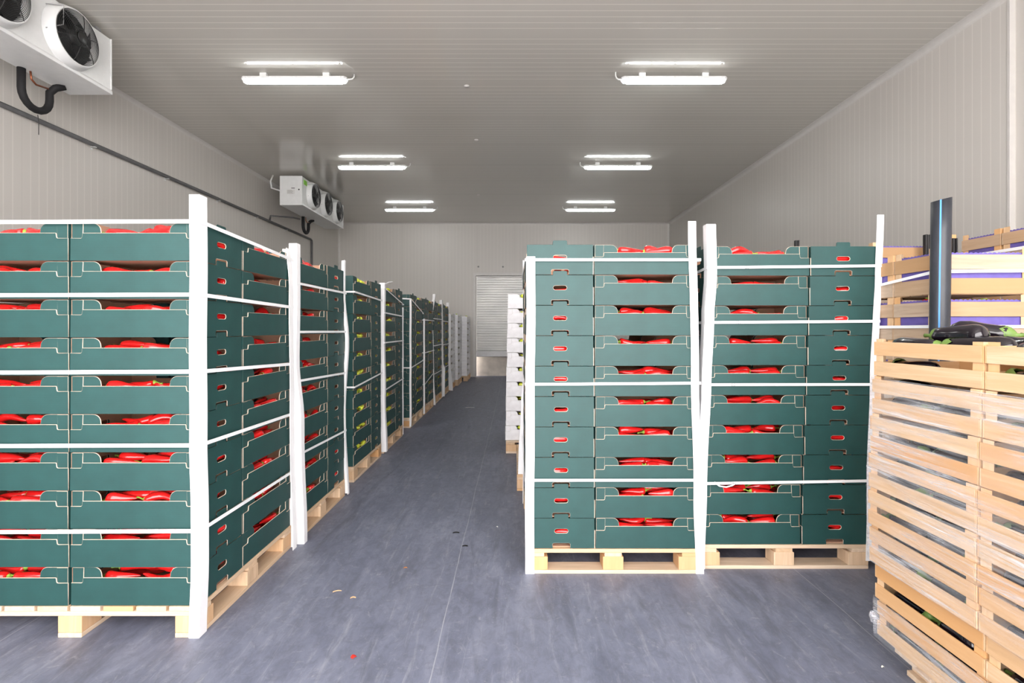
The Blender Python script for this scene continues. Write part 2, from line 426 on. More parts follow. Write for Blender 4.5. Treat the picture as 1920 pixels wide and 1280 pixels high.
# ------------------------------------------------------------------ evaporator cooling units
def make_unit():
    t = empty('cooling_unit'); D, H, Lh = .44, .58, 2.5      # fan face at x=0, back at x=-D; y 0..L; z -H..0
    b = MB(); b.box(-D, -.004, .012, Lh-.012, -H+.04, 0); b.obj('casing', M['white_metal'], t, .008)
    b = MB(); vs = [(-D, 0, -H+.05), (.0, 0, -H+.05), (.012, 0, -H+.03), (.012, 0, -H), (-D, 0, -H-.0)]
    vs = vs + [(x, Lh, z) for x, _, z in vs]; k = 5
    b.add(vs, [(i, (i+1) % k, k+(i+1) % k, k+i) for i in range(k)] + [tuple(range(k)), tuple(range(2*k-1, k-1, -1))]); b.obj('drip_tray', M['white_metal'], t, .004)
    for y0 in (0, Lh-.012):
        b = MB(); b.box(-D, .006, y0, y0+.012, -H+.05, 0); b.obj('end_panel', M['white_metal'], t, .003)
    for i in range(3):
        y = .51+.73*i; z = -.275; R = .245
        tf = lambda a, c, h, y=y, z=z: (h, y+a, z+c)
        fn = empty('fan'); fn.parent = t
        b = MB(); b.lathe([(R+.042, -.002), (R+.036, .025), (R+.020, .065), (R+.008, .095), (R-.004, .095), (R-.006, .002)], 40, tf); b.obj('shroud', M['white_metal'], fn)
        b = MB(); b.lathe([(R-.008, .012), (0, .010)], 32, tf); b.obj('back_plate', M['black_plastic'], fn)
        b = MB()
        b.lathe([(0, .078), (.06, .076), (.068, .06), (.068, .02)], 24, tf)
        for q in range(5):
            a0 = 2*PI*q/5; vs = []; n = 6
            for k in range(n+1):
                r = .06 + (R-.025-.06)*k/n; sw = .35*k/n
                for (da, h) in ((-.30, .030), (.34, .062)): a = a0+da+sw; vs.append(tf(r*math.cos(a), r*math.sin(a), h))
            vs2 = [(v[0]+.005, v[1], v[2]) for v in vs]; m = len(vs)
            fs = [(2*k, 2*k+1, 2*k+3, 2*k+2) for k in range(n)]; fs += [tuple(m+j for j in f) for f in fs]
            fs += [(0, 1, m+1, m), (2*n, 2*n+1, m+2*n+1, m+2*n)] + [(2*k, 2*k+2, m+2*k+2, m+2*k) for k in range(n)] + [(2*k+1, 2*k+3, m+2*k+3, m+2*k+1) for k in range(n)]
            b.add(vs+vs2, fs)
        b.obj('rotor', M['black_plastic'], fn)
        b = MB()
        for k in range(15):
            r = .075 + (R+.004-.075)*k/14; h = .092 + .045*math.cos(min(1, r/R)*PI/2)**.7 if r < R else .09
            b.lathe([(r-.0022, h), (r, h+.0022), (r+.0022, h), (r, h-.0022)], 36, tf, 0, True)
        for q in range(6):
            a = 2*PI*q/6+.3
            b.tube([tf(r*math.cos(a), r*math.sin(a), .092+.045*math.cos(min(1, r/R)*PI/2)**.7) for r in (.06, .11, .16, .21, R)], .0038, 6)
        b.lathe([(0, .139), (.05, .139), (.055, .134), (0, .132)], 20, tf)
        b.obj('guard_grille', M['black_wire'], fn)
        b = MB(); b.tube([tf(-R-.02, .16, .02), tf(-R*.7, .20, .10), tf(-R*.75, .02, .11), tf(-R-.03, -.06, .03)], .005, 6); b.obj('cable', M['grey_metal'], fn)
    b = MB(); b.tube([(-.01, .40, -.02), (.02, .46, -.06), (.02, .50, -.08)], .006, 6); b.obj('power_lead', M['black_wire'], t)
    b = MB(); 
    for y in (.25, 1.2, 2.2): b.box(-.20, -.16, y-.02, y+.02, -.002, .059)
    b.box(-.02, 0, 2.30, 2.36, -.002, .03)
    b.obj('hanger', M['grey_metal'], t)
    return t
unit = make_unit()
# near end control panel details on the unit
b = MB(); b.box(-.03, .0065, .10, .24, -.14, -.05); b.obj('green_sticker', M['sticker_green'], unit)
b = MB(); b.box(-.30, -.14, -.002, .001, -.36, -.27)
b.obj('rating_label', simple('paper_label', (.66, .66, .64), .6, .02), unit)
b = MB()
for i in range(4): b.box(-.29, -.17-.02*(i % 2), -.003, 0, -.345+.017*i, -.341+.017*i)
b.box(-.21, -.14, -.003, 0, -.25, -.237)
b.obj('label_print', M['print'], unit)
b = MB(); b.lathe([(0, .004), (.014, .003), (.016, 0)], 12, lambda x, y, z: (-.06+x, -z, -.27+y)); b.obj('lock', M['print'], unit)
freeze(unit)
place(unit, (-4.22, 10.42, EYE+3.02), (0, 0, 0), 'white three-fan cooling unit under the ceiling near the back wall', 'ceiling cooling units', cat='cooling unit')
place(unit, (-4.22, 3.00, EYE+3.02), (0, 0, 0), 'white fan cooling unit under the ceiling closest to the camera', 'ceiling cooling units', cat='cooling unit')

def arc(c, r, a0, a1, n, u, v): return [Vector(c)+Vector(u)*r*math.cos(a0+(a1-a0)*i/n)+Vector(v)*r*math.sin(a0+(a1-a0)*i/n) for i in range(n+1)]
def drain(Y, lab, ext):
    b = MB(); zt = EYE+2.44; c = (-4.63, Y+.15, zt-.18)
    pts = [(-4.63, Y, zt+.0)] + arc(c, .15, PI, 2*PI, 10, (0,1,0), (0,0,1)) + [(-4.63, Y+.30, zt-.10), (-4.60, Y+.33, zt-.04), (-4.55, Y+.38, zt)]
    b.tube(pts, .034, 12); o = b.obj('drain_hose', M['hose']); tag(o, lab, 'hose')
    b = MB(); b.tube([(-4.60, Y+.06, zt), (-4.60, Y+.07, zt-.07), (-4.60, Y+.12, zt-.10), (-4.60, Y+.25, zt-.08)], .009, 8); b.obj('copper_tube', M['copper'], o)
    return o
d1 = drain(4.93, 'black U-shaped drain hose under the cooling unit closest to the camera', 0)
b = MB(); b.tube([(-4.63, 5.10, EYE+2.07), (-4.62, 5.10, EYE+1.99), (-4.63, 5.11, EYE+1.88)], .0035, 5); b.obj('loose_tie', M['black_wire'], d1)
drain(11.5, 'black U-shaped drain hose under the cooling unit near the back wall', 0)
b = MB(); zc = EYE+2.235; xw = XL+.03
b.tube([(xw, -1.0, zc), (xw, 13.2, zc), (xw, 13.27, zc-.02), (xw, 13.29, zc-.09), (xw, 13.29, .05)], .026, 12)
o = b.obj('wall_conduit', M['conduit']); tag(o, 'dark grey conduit running along the left wall then down near the corner', 'conduit')
b = MB(); b.tube([(xw, 11.0, zc+.02), (xw+.02, 11.0, zc+.12), (-4.75, 11.3, zc+.14), (-4.68, 11.44, zc+.14)], .018, 10); b.obj('branch', M['conduit'], o)
for y in [1.0+1.35*i for i in range(9)]:
    b = MB(); b.box(xw-.0295, xw+.03, y-.015, y+.015, zc-.034, zc-.027); b.box(xw-.0295, xw-.025, y-.015, y+.015, zc-.06, zc+.03); b.obj('bracket', M['white_metal'], o)
b = MB(); b.tube([(-4.85, 10.55, ZC-.01), (-4.88, 10.5, ZC-.15), (-4.86, 10.5, ZC-.28), (-4.70, 10.52, ZC-.33), (-4.64, 10.55, ZC-.32)], .017, 10)
tag(b.obj('ceiling_cable', M['cable']), 'pale curved cable from the ceiling into the far cooling unit', 'cable')

# ------------------------------------------------------------------ vegetables
def body_mesh(name, L, r, bend, prof, mat, seg=12, lobes=0, seed=0):
    rnd = random.Random(seed); b = MB(); vs = []; n = len(prof)
    ph = rnd.random()*6
    for i, (t, k) in enumerate(prof):
        x = (t-.5)*L; off = bend*math.sin(t*PI) + .006*math.sin(t*7+ph)
        for q in range(seg):
            a = 2*PI*q/seg; rr = r*k*(1+lobes*math.cos(3*a+ph)); vs.append((x, off+rr*math.cos(a), rr*math.sin(a)))
    fs = [(i*seg+q, i*seg+(q+1) % seg, (i+1)*seg+(q+1) % seg, (i+1)*seg+q) for i in range(n-1) for q in range(seg)]
    fs += [tuple(range(seg)), tuple((n-1)*seg+q for q in range(seg))]
    b.add(vs, fs, 0, True); return b
PP = [(0, .45), (.015, .70), (.05, .93), (.12, 1), (.25, .97), (.4, .88), (.55, .74), (.7, .58), (.82, .42), (.92, .25), (.98, .12), (1, .03)]
def pepper_proto(name, mat, L, r, bend, seed):
    b = body_mesh(name, L, r, bend, PP, mat, 12, .06, seed); o = b.obj(name, mat)
    s = MB(); x0 = -L/2
    s.lathe([(r*.55, .004), (r*.5, -.004), (r*.22, -.010), (.004, -.014), (.0035, -.03), (.005, -.042), (0, -.043)], 10, lambda x, y, z: (x0+z, y+(z < -.02)*.006, x+(z < -.02)*.004))
    s.obj('stem', M['stem'], o); tag(o, None, 'pepper'); return freeze(o)
RED = [pepper_proto('red_pepper', M['red'], .17, .024, .016, i) for i in range(2)] + [pepper_proto('red_pepper', M['red'], .15, .028, -.012, 5)]
YEL = [pepper_proto('yellow_green_pepper', M['yellow'], .14, .023, .014, i+11) for i in range(2)]
NRED = 0; HEAP = {'red': [], 'yellow': []}
for p in RED+YEL: p.hide_render = False
def pep_rot(): return (random.uniform(0, 6.28), jit(.06), jit(.11)+random.choice((0, PI)))
ORDX = ['leftmost', 'second', 'third', 'fourth', 'fifth', 'sixth']
NUM = {'red': 0, 'yellow': 0}
def lay_peppers(T, kind, n, where, zbase=.105, hole=False, heap=6):
    """T: tray matrix; peppers behind the window at local -Y, or behind the hand hole at local +X"""
    protos = RED if kind == 'red' else YEL
    nm = 'red' if kind == 'red' else 'yellow-green'
    xs = []
    for i in range(n):
        if hole: p = Vector((.255, jit(.012), .094+jit(.004))); r = (random.uniform(0, 6), jit(.05), PI/2+jit(.09)+random.choice((0, PI)))
        else:
            if n == 1: p = Vector((-.06, -.15, zbase+.008))
            elif n == 2: p = Vector(((-.082, .088)[i]+jit(.008), -.152+jit(.003), zbase+jit(.004)))
            elif n == 3: p = Vector(((-.085, .090, .005)[i]+jit(.008), (-.156, -.154, -.098)[i], zbase+(0, 0, .012)[i]+jit(.003)))
            else: p = Vector(((-.090, .092, -.060, .095)[i]+jit(.008), (-.145, -.145, -.094, -.092)[i]+jit(.002), zbase+(0, 0, .016, .014)[i]+jit(.003)))
            r = pep_rot()
        mtx = T @ Matrix.Translation(p)
        cap = 300 if kind == 'red' else 260
        if NUM[kind] >= cap: HEAP[kind].append((mtx @ Matrix.Rotation(r[2], 4, 'Z') @ Matrix.Rotation(r[0], 4, 'X'))); continue
        NUM[kind] += 1
        rz = r[2]+T.to_euler().z
        place(random.choice(protos), mtx.translation, (r[0], r[1], rz), ('%s pepper %s' % ('' if hole else {1: [''], 2: ['left ', 'right '], 3: ['front left ', 'front right ', 'rear '], 4: ['front left ', 'front right ', 'rear left ', 'rear right ']}[n][i], where)).strip().replace('pepper', nm+' pepper', 1), 'peppers '+where, scale=random.uniform(.90, 1.05))
    for i in range(heap):
        p = Vector((random.uniform(-.2, .2), random.uniform(-.02, .11), zbase-.02+jit(.02))) if i % 2 else Vector((random.uniform(-.19, .19), random.uniform(-.10, .09), zbase-.058))
        HEAP[kind].append(T @ Matrix.Translation(p) @ Matrix.Rotation((random.uniform(-.6, .6) if i % 2 else random.uniform(-.2, .2))+random.choice((0, PI)), 4, 'Z') @ Matrix.Rotation(random.uniform(0, 6), 4, 'X'))

# ------------------------------------------------------------------ cardboard tray
TL, TW, TH = .590, .391, .1755
def arcp(cx, cy, r, a0, a1, n=5): return [(cx+r*math.cos(math.radians(a0+(a1-a0)*i/n)), cy+r*math.sin(math.radians(a0+(a1-a0)*i/n))) for i in range(n+1)]
def tray_geo():
    h = TL/2; t = .004; g = {}
    side = [(-h, .002), (h, .002)] + [(h, .106)] + arcp(h-.047, .112, .006, 270, 180, 3) + [(h-.055, .126)] + arcp(h-.059, .126, .004, 0, 90, 2) \
         + arcp(-h+.059, .126, .004, 90, 180, 2) + arcp(-h+.047, .112, .006, 0, -90, 3) + [(-h, .106)]
    for sg in (-1, 1):
        b = MB(); b.prism([side], lambda u, v, w, sg=sg: (u, sg*(TW/2-w), v), t); g['side', sg] = b
    hw = TW/2-.003
    out = [(-hw, .002), (-.051, .002), (-.051, .026), (-.045, .031), (.045, .031), (.051, .026), (.051, .002), (hw, .002), (hw, TH),
           (.042, TH), (.041, TH+.020), (.035, TH+.0245), (-.035, TH+.0245), (-.041, TH+.020), (-.042, TH), (-hw, TH)]
    hole = arcp(.027, .102, .0125, 90, -90, 6) + arcp(-.027, .102, .0125, 270, 90, 6)
    for sg in (-1, 1):
        b = MB(); b.prism([out, hole], lambda u, v, w, sg=sg: (sg*(TL/2-w), u, v), .003, fold=True); g['end', sg] = b
    for sy in (-1, 1):
        for sx in (-1, 1):
            b = MB()
            fl = [(h-.006, .01), (h-.006, TH), (h-.100, TH)] + arcp(h-.100, TH-.036, .036, 90, 165, 6) + [(h-.138, .125), (h-.142, .01)]
            b.prism([fl], lambda u, v, w, sx=sx, sy=sy: (sx*u, sy*(TW/2-.0075-w), v), .0035)
            st = [(h-.0045, .10), (h-.0045, TH-.001), (h-.056, TH-.001), (h-.054, .110)] + arcp(h-.047, .108, .006, 180, 270, 3)
            b.prism([st], lambda u, v, w, sx=sx, sy=sy: (sx*u, sy*(TW/2-.0042-w), v), .003)
            g['flap', sy, sx] = b
    b = MB(); b.box(-h+.016, h-.016, -TW/2+.012, TW/2-.012, .003, .008); g['base'] = b
    return g
def make_tray(name, outer, inner, edge):
    g = tray_geo(); t = empty(name); tag(t, None, 'tray')
    g['base'].obj('base', inner, t)
    for k, b in g.items():
        if k[0] == 'side': b.obj('side_panel', [outer, inner, edge], t)
        elif k[0] == 'end': b.obj('end_panel', [outer, inner, edge], t)
        elif k[0] == 'flap': b.obj('corner_flap', [outer, inner, edge], t)
    return freeze(t)
def make_tray_plain(name, outer, inner, edge):
    g = tray_geo(); a = MB()
    for k, b in g.items():
        n = len(a.v); a.v += b.v; a.f += [[n+i for i in f] for f in b.f]; a.sm += b.sm
        a.mi += ([1]*len(b.f) if k == 'base' else b.mi)
    o = a.obj(name, [outer, inner, edge]); tag(o, None, 'tray'); return freeze(o)
GREEN = make_tray('cardboard_tray', M['green'], M['kraft'], M['raw_edge'])
GREENF = make_tray_plain('cardboard_tray', M['green'], M['kraft'], M['raw_edge'])
WHITE = make_tray_plain('white_cardboard_tray', M['wcard'], M['wcardin'], M['wedge'])

# ------------------------------------------------------------------ pallet: 1.0 along x (base boards run along x), 1.2 along y, corner at origin
PH = .143
def make_pallet():
    t = empty('wooden_pallet'); tag(t, None, 'pallet')
    for i in range(8):
        b = MB(); w = .138; y = i*(1.2-w)/7; b.box(0, 1.0, y, y+w, PH-.022, PH); b.obj('deck_board', M['woodx'], t, .002)
    for x in (0, .45, .9):
        b = MB(); b.box(x, x+.1, 0, 1.2, PH-.044, PH-.0225); b.obj('stringer_board', M['woody'], t, .002)
    for y in (0, .54, 1.09):
        b = MB(); b.box(0, 1.0, y, y+.11, 0, .021); b.obj('base_board', M['woodx'], t, .002)
        for x in (0, .44, .88):
            b = MB(); b.box(x, x+.12, y, y+.11, .0215, PH-.0445); b.obj('block', M['woodz'], t, .003)
    return freeze(t)
PALLET = make_pallet()
def pallet(x0, y0, wide, label):
    """wide: 1.2 side faces the camera"""
    if wide: return place(PALLET, (x0+1.2, y0, 0), (0, 0, PI/2), label, cat='pallet', group='pallets under the stacks')
    return place(PALLET, (x0, y0, 0), (0, 0, 0), label, cat='pallet', group='pallets under the stacks')

# ------------------------------------------------------------------ corner protector and strap
def protector(cx, cy, sx, sy, label, z0=.02, z1=2.04, leg=(.045, .05), path=None, name='corner_protector', tip=None):
    """L profile outside the corner (cx,cy); legs run to sx along x and sy along y; path: [(z,dx,dy)]"""
    b = MB(); t = .004
    sec = [(-sx*t, -sy*t), (sx*leg[0], -sy*t), (sx*leg[0], 0), (0, 0), (0, sy*leg[1]), (-sx*t, sy*leg[1])]
    path = path or [(z0, 0, 0), (z1, 0, 0)]
    zs = [z0+(z1-z0)*i/24 for i in range(25)]; ph = random.random()*6
    def off(z):
        for (a, xa, ya), (c, xc, yc) in zip(path, path[1:]):
            if z <= c or (c, xc, yc) == path[-1]:
                k = max(0, min(1, (z-a)/(c-a))) if c > a else 0; k = k*k*(3-2*k); return xa+(xc-xa)*k, ya+(yc-ya)*k
    vs = []
    for z in zs:
        dx, dy = off(z); dx += -sx*.0015*(1+math.sin(z*9+ph)); 
        vs += [(cx+dx+u, cy+dy+v, z) for u, v in sec]
    k = 6; n = len(zs)
    fs = [(i*k+j, i*k+(j+1) % k, (i+1)*k+(j+1) % k, (i+1)*k+j) for i in range(n-1) for j in range(k)] + [tuple(range(k)), tuple((n-1)*k+j for j in range(k))]
    b.add(vs, fs); o = b.obj(name, M['white_post']); tag(o, label, 'corner protector', 'corner protectors')
    if tip:
        q = MB(); dx, dy = off(z1); pts = [(cx+dx+sx*.02, cy+dy-sy*.003, z1-.01), (cx+dx+tip[0]*.5, cy+dy, z1+tip[1]*.8), (cx+dx+tip[0], cy+dy, z1+tip[1])]
        vs = []
        for p in pts: vs += [(p[0], p[1]-.0, p[2]-.02), (p[0], p[1]+.045, p[2]-.02), (p[0], p[1]+.045, p[2]-.015), (p[0], p[1], p[2]-.015)]
        q.add(vs, [(i*4+j, i*4+(j+1) % 4, i*4+4+(j+1) % 4, i*4+4+j) for i in range(2) for j in range(4)] + [(0,1,2,3), (8,9,10,11)]); q.obj('bent_tip', M['white_post'], o)
    return o
def strap(x0, x1, y0, y1, zs, label, w=.016, ofs=.0095, marks=False):
    """closed band round a stack; zs: heights at front left, front right, back right, back left"""
    c = [(x0-ofs, y0-ofs), (x1+ofs, y0-ofs), (x1+ofs, y1+ofs), (x0-ofs, y1+ofs)]; b = MB(); vs = []; t = .0018
    zz = zs if hasattr(zs, '__len__') else [zs]*4
    for j, (p, z) in enumerate(zip(c, zz)):
        ux = -1 if j in (0, 3) else 1; uy = -1 if j < 2 else 1
        vs += [(p[0], p[1], z-w/2), (p[0]+ux*t, p[1]+uy*t, z-w/2), (p[0]+ux*t, p[1]+uy*t, z+w/2), (p[0], p[1], z+w/2)]
    fs = [(i*4+j, ((i+1) % 4)*4+j, ((i+1) % 4)*4+(j+1) % 4, i*4+(j+1) % 4) for i in range(4) for j in range(4)]
    b.add(vs, fs); o = b.obj('packing_strap', M['strap']); tag(o, label, 'strap', 'white packing straps')
    if marks:
        q = MB(); k = (marks-x0)/(x1-x0); z = zz[0]+(zz[1]-zz[0])*k
        for i in range(3): q.box(marks+.0085*i, marks+.0085*i+.0022, y0-ofs-t-.001, y0-ofs-t, z-w/2, z+w/2)
        q.obj('printed_marks', M['print'], o)
    return o

# ------------------------------------------------------------------ stacks
NL = 10
def stack(slots, kind, where, tray, x0=0, y0=0, lean=(0, 0), layers=NL, zb=PH, pitch=.1768, j=.0015, npep=4):
    """slots: (cx, cy, rot, name, mode, top_only) with mode w = window seen, h = hand hole seen, wh both, '' none"""
    for k in range(layers):
        for (cx, cy, rot, nm, mode, top) in slots:
            if top and k < layers-1: continue
            z = zb+.0005+k*pitch
            f = k/(layers-1)-.0
            x = x0+cx+lean[0]*f+jit(j); y = y0+cy+lean[1]*f+jit(j); rz = rot+jit(.0025)
            lay = ORD[k] if k < 9 else 'top'
            if layers < 10 and k == layers-1: lay = 'top'
            colr = 'white' if tray is WHITE else 'green'
            lab = '%s cardboard tray, %s layer, %s, %s' % (colr, lay, nm, where)
            place(tray, (x, y, z), (0, 0, rz), lab.replace(', ,', ','), 'trays of '+where, scale=(1, 1, pitch/.1768))
            T = Matrix.Translation((x, y, z)) @ Matrix.Rotation(rz, 4, 'Z')
            w2 = 'in %s tray, %s, %s' % (lay, nm, where)
            if 'w' in mode: lay_peppers(T, kind, npep, w2, (.135 if k == layers-1 else .118)+(.018 if kind == 'yellow' else 0), False, 7 if npep > 2 else (5 if npep > 1 else 2))
            if 'h' in mode and npep > 2: lay_peppers(T, kind, 1, 'behind hand hole '+w2, hole=True, heap=2)
            if mode == 't' and k == layers-1: lay_peppers(T, kind, 1, w2, .12, False, 5)
H1, H2 = .2985, .2; gx = .6
R90 = PI/2
# --- near left stack (1.2 wide, 1.0 deep)
X1 = -1.455
S1N = 'nearest left stack'
stack([(-.9, .2, 0, 'front left', 'w', 0), (-.3, .2, 0, 'front right', 'wh', 0), (-.2, .7, R90, 'rear aisle side', 'w', 0),
       (-.6, .7, R90, 'rear middle', 't', 0), (-1.0, .7, R90, 'rear wall side', 't', 0)], 'red', S1N, GREEN, X1, 2.42)
pallet(X1-1.2, 2.42, True, 'light wooden pallet under the nearest stack left of the aisle')
protector(X1, 2.42, -1, 1, 'wide white corner protector at front corner of nearest left stack', .0, 2.04, (.045, .055), [(0, .001, -.001), (.35, .008, 0), (.6, .010, 0), (.9, .001, 0), (2.04, .002, 0)])
protector(X1, 3.42, -1, -1, 'white corner protector at rear aisle corner of nearest left stack', .0, 1.94, (.045, .05), [(0, .03, 0), (.6, .012, 0), (1.7, .005, 0), (1.94, -.015, 0)])
for nm, z in (('topmost', (1.91, 1.915, 1.868, 1.86)), ('second highest', (1.575, 1.579, 1.56, 1.56)), ('middle', (1.220, 1.226, 1.192, 1.2)), ('fourth highest', (.884, .888, .868, .87)), ('lowest', (.489, .495, .492, .49))):
    strap(X1-1.2, X1, 2.42, 3.42, z, '%s white strap around the nearest left stack' % nm, .018)
# --- second left stack
S2N = 'second left stack'
stack([(-.2, .3, R90, 'front aisle side', 'w', 0), (-.3, .8, 0, 'rear aisle side', 'h', 0), (-.6, .3, R90, 'front middle', 't', 0), (-.9, .8, 0, 'rear wall side', '', 1)],
      'red', S2N, GREEN, X1+.01, 3.47)
pallet(X1+.01-1.2, 3.47, True, 'light wooden pallet under the second stack left of the aisle')
protector(X1+.01, 3.47, -1, 1, 'white corner protector at front corner of second left stack', .0, 1.985, (.05, .05), [(0, .05, 0), (.8, .03, 0), (1.2, .0, 0), (1.985, .005, 0)])
protector(X1+.01, 4.47, -1, -1, 'white corner protector at rear corner of second left stack', .02, 2.0, (.03, .035), [(0, .03, 0), (.7, .0, 0), (1.3, .03, 0), (1.7, 0, 0), (2.0, 0, 0)])
for nm, z in (('topmost', 1.722), ('second highest', (1.4, 1.4, 1.395, 1.4)), ('third highest', (1.075, 1.075, 1.045, 1.05)), ('lowest', (.585, .585, .555, .56))):
    strap(X1+.01-1.2, X1+.01, 3.47, 4.47, z, '%s white strap around the second left stack' % nm)
# --- further left stacks
X3 = -1.485
def far_stack(num, Y, first, tray, kind, straps, posts, x=X3, npep=3, colr='green', layers=NL, lean=(0, 0), pitch=.1768):
    nm = '%s left stack' % num
    if first == 600: sl = [(-.2, .3, R90, 'front aisle side', 'w', 0), (-.3, .8, 0, 'rear aisle side', 'h', 0), (-.6, .3, R90, 'front middle', '', 1), (-.9, .8, 0, 'rear wall side', '', 1)]
    else: sl = [(-.3, .2, 0, 'front aisle side', 'h', 0), (-.2, .7, R90, 'rear aisle side', 'w', 0), (-.9, .2, 0, 'front wall side', '', 1), (-.6, .7, R90, 'rear middle', '', 1)]
    stack(sl, kind, nm, tray, x, Y, npep=npep, j=.002, layers=layers, lean=lean, pitch=pitch)
    pallet(x-1.2, Y, True, 'wooden pallet under the %s stack left of the aisle' % num)
    for i, z in enumerate(straps): strap(x-1.2, x, Y, Y+1, z, '%s white strap around the %s' % (['topmost', 'middle', 'lowest'][i], nm), .016)
    for (cy, sy, z1, leg, path, tip) in posts:
        protector(x+.004, Y+cy-sy*.004, -1, sy, 'white corner protector at %s corner of %s' % ('front' if cy < .5 else 'rear', nm), .02, z1, leg, path, tip=tip)
far_stack('third', 4.85, 600, GREEN, 'yellow', [(1.76, 1.76, 1.73, 1.73), (.88, .88, .93, .9)], [], npep=3, lean=(.0, 0))
far_stack('fourth', 5.97, 600, GREENF, 'yellow', [(1.60, 1.60, 1.58, 1.6), 1.26, (.72, .72, .76, .75)], [(0, 1, 1.94, (.055, .06), [(0, .02, 0), (.6, 0, 0), (1.5, -.01, 0), (1.94, .0, 0)], (.09, .03)), (1.0, -1, 1.70, (.03, .03), None, None)], npep=3)
strap(X3-1.2, X3, 5.965, 6.975, (1.88, 1.88, 1.735, 1.74), 'slanting white strap near the top of the fourth left stack', .012, .012)
far_stack('fifth', 7.50, 400, GREENF, 'yellow', [(1.90, 1.84, 1.66, 1.7), (.86, .86, .91, .9)], [(0, 1, 1.83, (.02, .03), None, None)], npep=2)
far_stack('sixth', 8.62, 400, GREENF, 'yellow', [1.56, 1.02, (.50, .50, .62, .6)], [(0, 1, 1.58, (.02, .03), None, None), (1.0, -1, 2.05, (.05, .05), [(0, .03, 0), (.5, .0, 0), (1.7, -.02, 0), (2.05, .03, 0)], None)], npep=2)
far_stack('seventh', 9.72, 400, GREENF, 'yellow', [1.60, 1.10, .58], [(1.0, -1, 2.0, (.05, .05), None, None)], npep=2)
far_stack('eighth', 10.82, 400, GREENF, 'yellow', [1.57, 1.08, .60], [(0, 1, 2.0, (.06, .06), [(0, .03, 0), (.6, .04, 0), (.7, 0, 0), (2.0, -.01, 0)], None), (1.0, -1, 2.0, (.06, .06), [(0, .09, 0), (.6, .04, 0), (1.5, 0, 0), (2.0, 0, 0)], None)], npep=2)
far_stack('ninth', 11.92, 600, WHITE, 'yellow', [], [(0, 1, 1.74, (.05, .05), None, None)], x=-1.46, npep=1, pitch=.162)
far_stack('tenth', 12.98, 600, WHITE, 'yellow', [], [], x=-1.40, npep=1, pitch=.162)
far_stack('eleventh', 14.1, 600, WHITE, 'yellow', [], [], x=-1.27, npep=1, pitch=.160)

# --- front right stacks
RX, RY = .072, 3.05
R1N = 'first right stack'
stack([(.2, .3, -R90, 'front aisle side', 'h', 0), (.696, .2, 0, 'front outer side', 'w', 0), (.2, .9, -R90, 'rear aisle side', '', 0), (.696, .6, 0, 'middle outer side', 't', 0), (.696, 1.0, 0, 'rear outer side', '', 0)],
      'red', R1N, GREEN, RX, RY, (-.010, 0))
pallet(RX, RY, False, 'light wooden pallet under the front stack right of the aisle')
protector(RX, RY, 1, 1, 'white corner protector at front aisle corner of first right stack', .0, 1.84, (.048, .05), [(0, -.006, 0), (.6, -.004, 0), (1.84, .002, 0)])
protector(RX, RY+1.2, 1, -1, 'short white corner protector at rear aisle corner of first right stack', .02, 1.97, (.04, .04))
protector(RX+.985, RY, -1, 1, 'white corner protector between the two front right stacks, aisle side one', .0, 2.045, (.042, .05), [(0, .034, 0), (.45, .022, 0), (1.1, .008, 0), (1.6, .0, 0), (2.045, -.012, 0)])
for nm, z in (('topmost', 1.821), ('middle', (1.100, 1.107, 1.1, 1.1)), ('lowest', (.545, .546, .545, .545))):
    strap(RX-.002, RX+.995, RY, RY+1.2, z, '%s white strap around the first right stack' % nm)
R2N = 'second right stack'; RX2, RY2 = 1.097, 3.11
stack([(.3, .2, 0, 'front aisle side', 'w', 0), (.798, .3, -R90, 'front outer side', 'h', 0), (.3, .6, 0, 'middle aisle side', '', 0), (.3, 1.0, 0, 'rear aisle side', '', 1), (.798, .9, -R90, 'rear outer side', '', 1)],
      'red', R2N, GREEN, RX2, RY2, (.055, 0), j=.0015)
pallet(RX2-.002, RY2, False, 'wooden pallet under the second stack right of the aisle')
pth = lambda a: [(0, a-.045, 0), (.5, a-.02, 0), (1.0, a+.0, 0), (1.45, a+.025, 0), (1.75, a+.055, 0), (2.04, a+.05, 0)]
protector(RX2, RY2, 1, 1, 'wide white corner protector at front left corner of second right stack', .0, 2.04, (.052, .055), [(0, -.022, 0), (.45, -.012, 0), (1.1, .014, 0), (1.5, .034, 0), (1.72, .048, 0), (2.04, .042, 0)])
protector(RX2+1.0, RY2, -1, 1, 'white corner protector at front right corner of second right stack', .05, 2.095, (.036, .05), [(0, .016, 0), (.5, .022, 0), (1.1, .038, 0), (1.5, .058, 0), (1.7, .068, 0), (2.095, .083, 0)])
for nm, z, mk in (('topmost', (1.782, 1.793, 1.79, 1.70), 1.36), ('second highest', (1.458, 1.466, 1.46, 1.455), 1.31), ('third highest', (1.092, 1.093, 1.09, 1.06), 1.28), ('lowest', (.508, .525, .51, .50), 1.27)):
    f = (z[0]-.14)/1.77
    strap(RX2+.055*f-.003, RX2+1.0+.055*f+.008, RY2, RY2+1.2, z, '%s white strap around the second right stack' % nm, marks=mk)
b = MB(); pts = [(1.175, RY2-.02, .520), (1.20, RY2-.03, .500), (1.24, RY2-.032, .494), (1.275, RY2-.03, .503), (1.30, RY2-.02, .512)]
b.tube(pts, .0045, 6); tag(b.obj('strap_tail', M['strap']), 'loose curled white strap end on lowest strap of second right stack', 'strap')
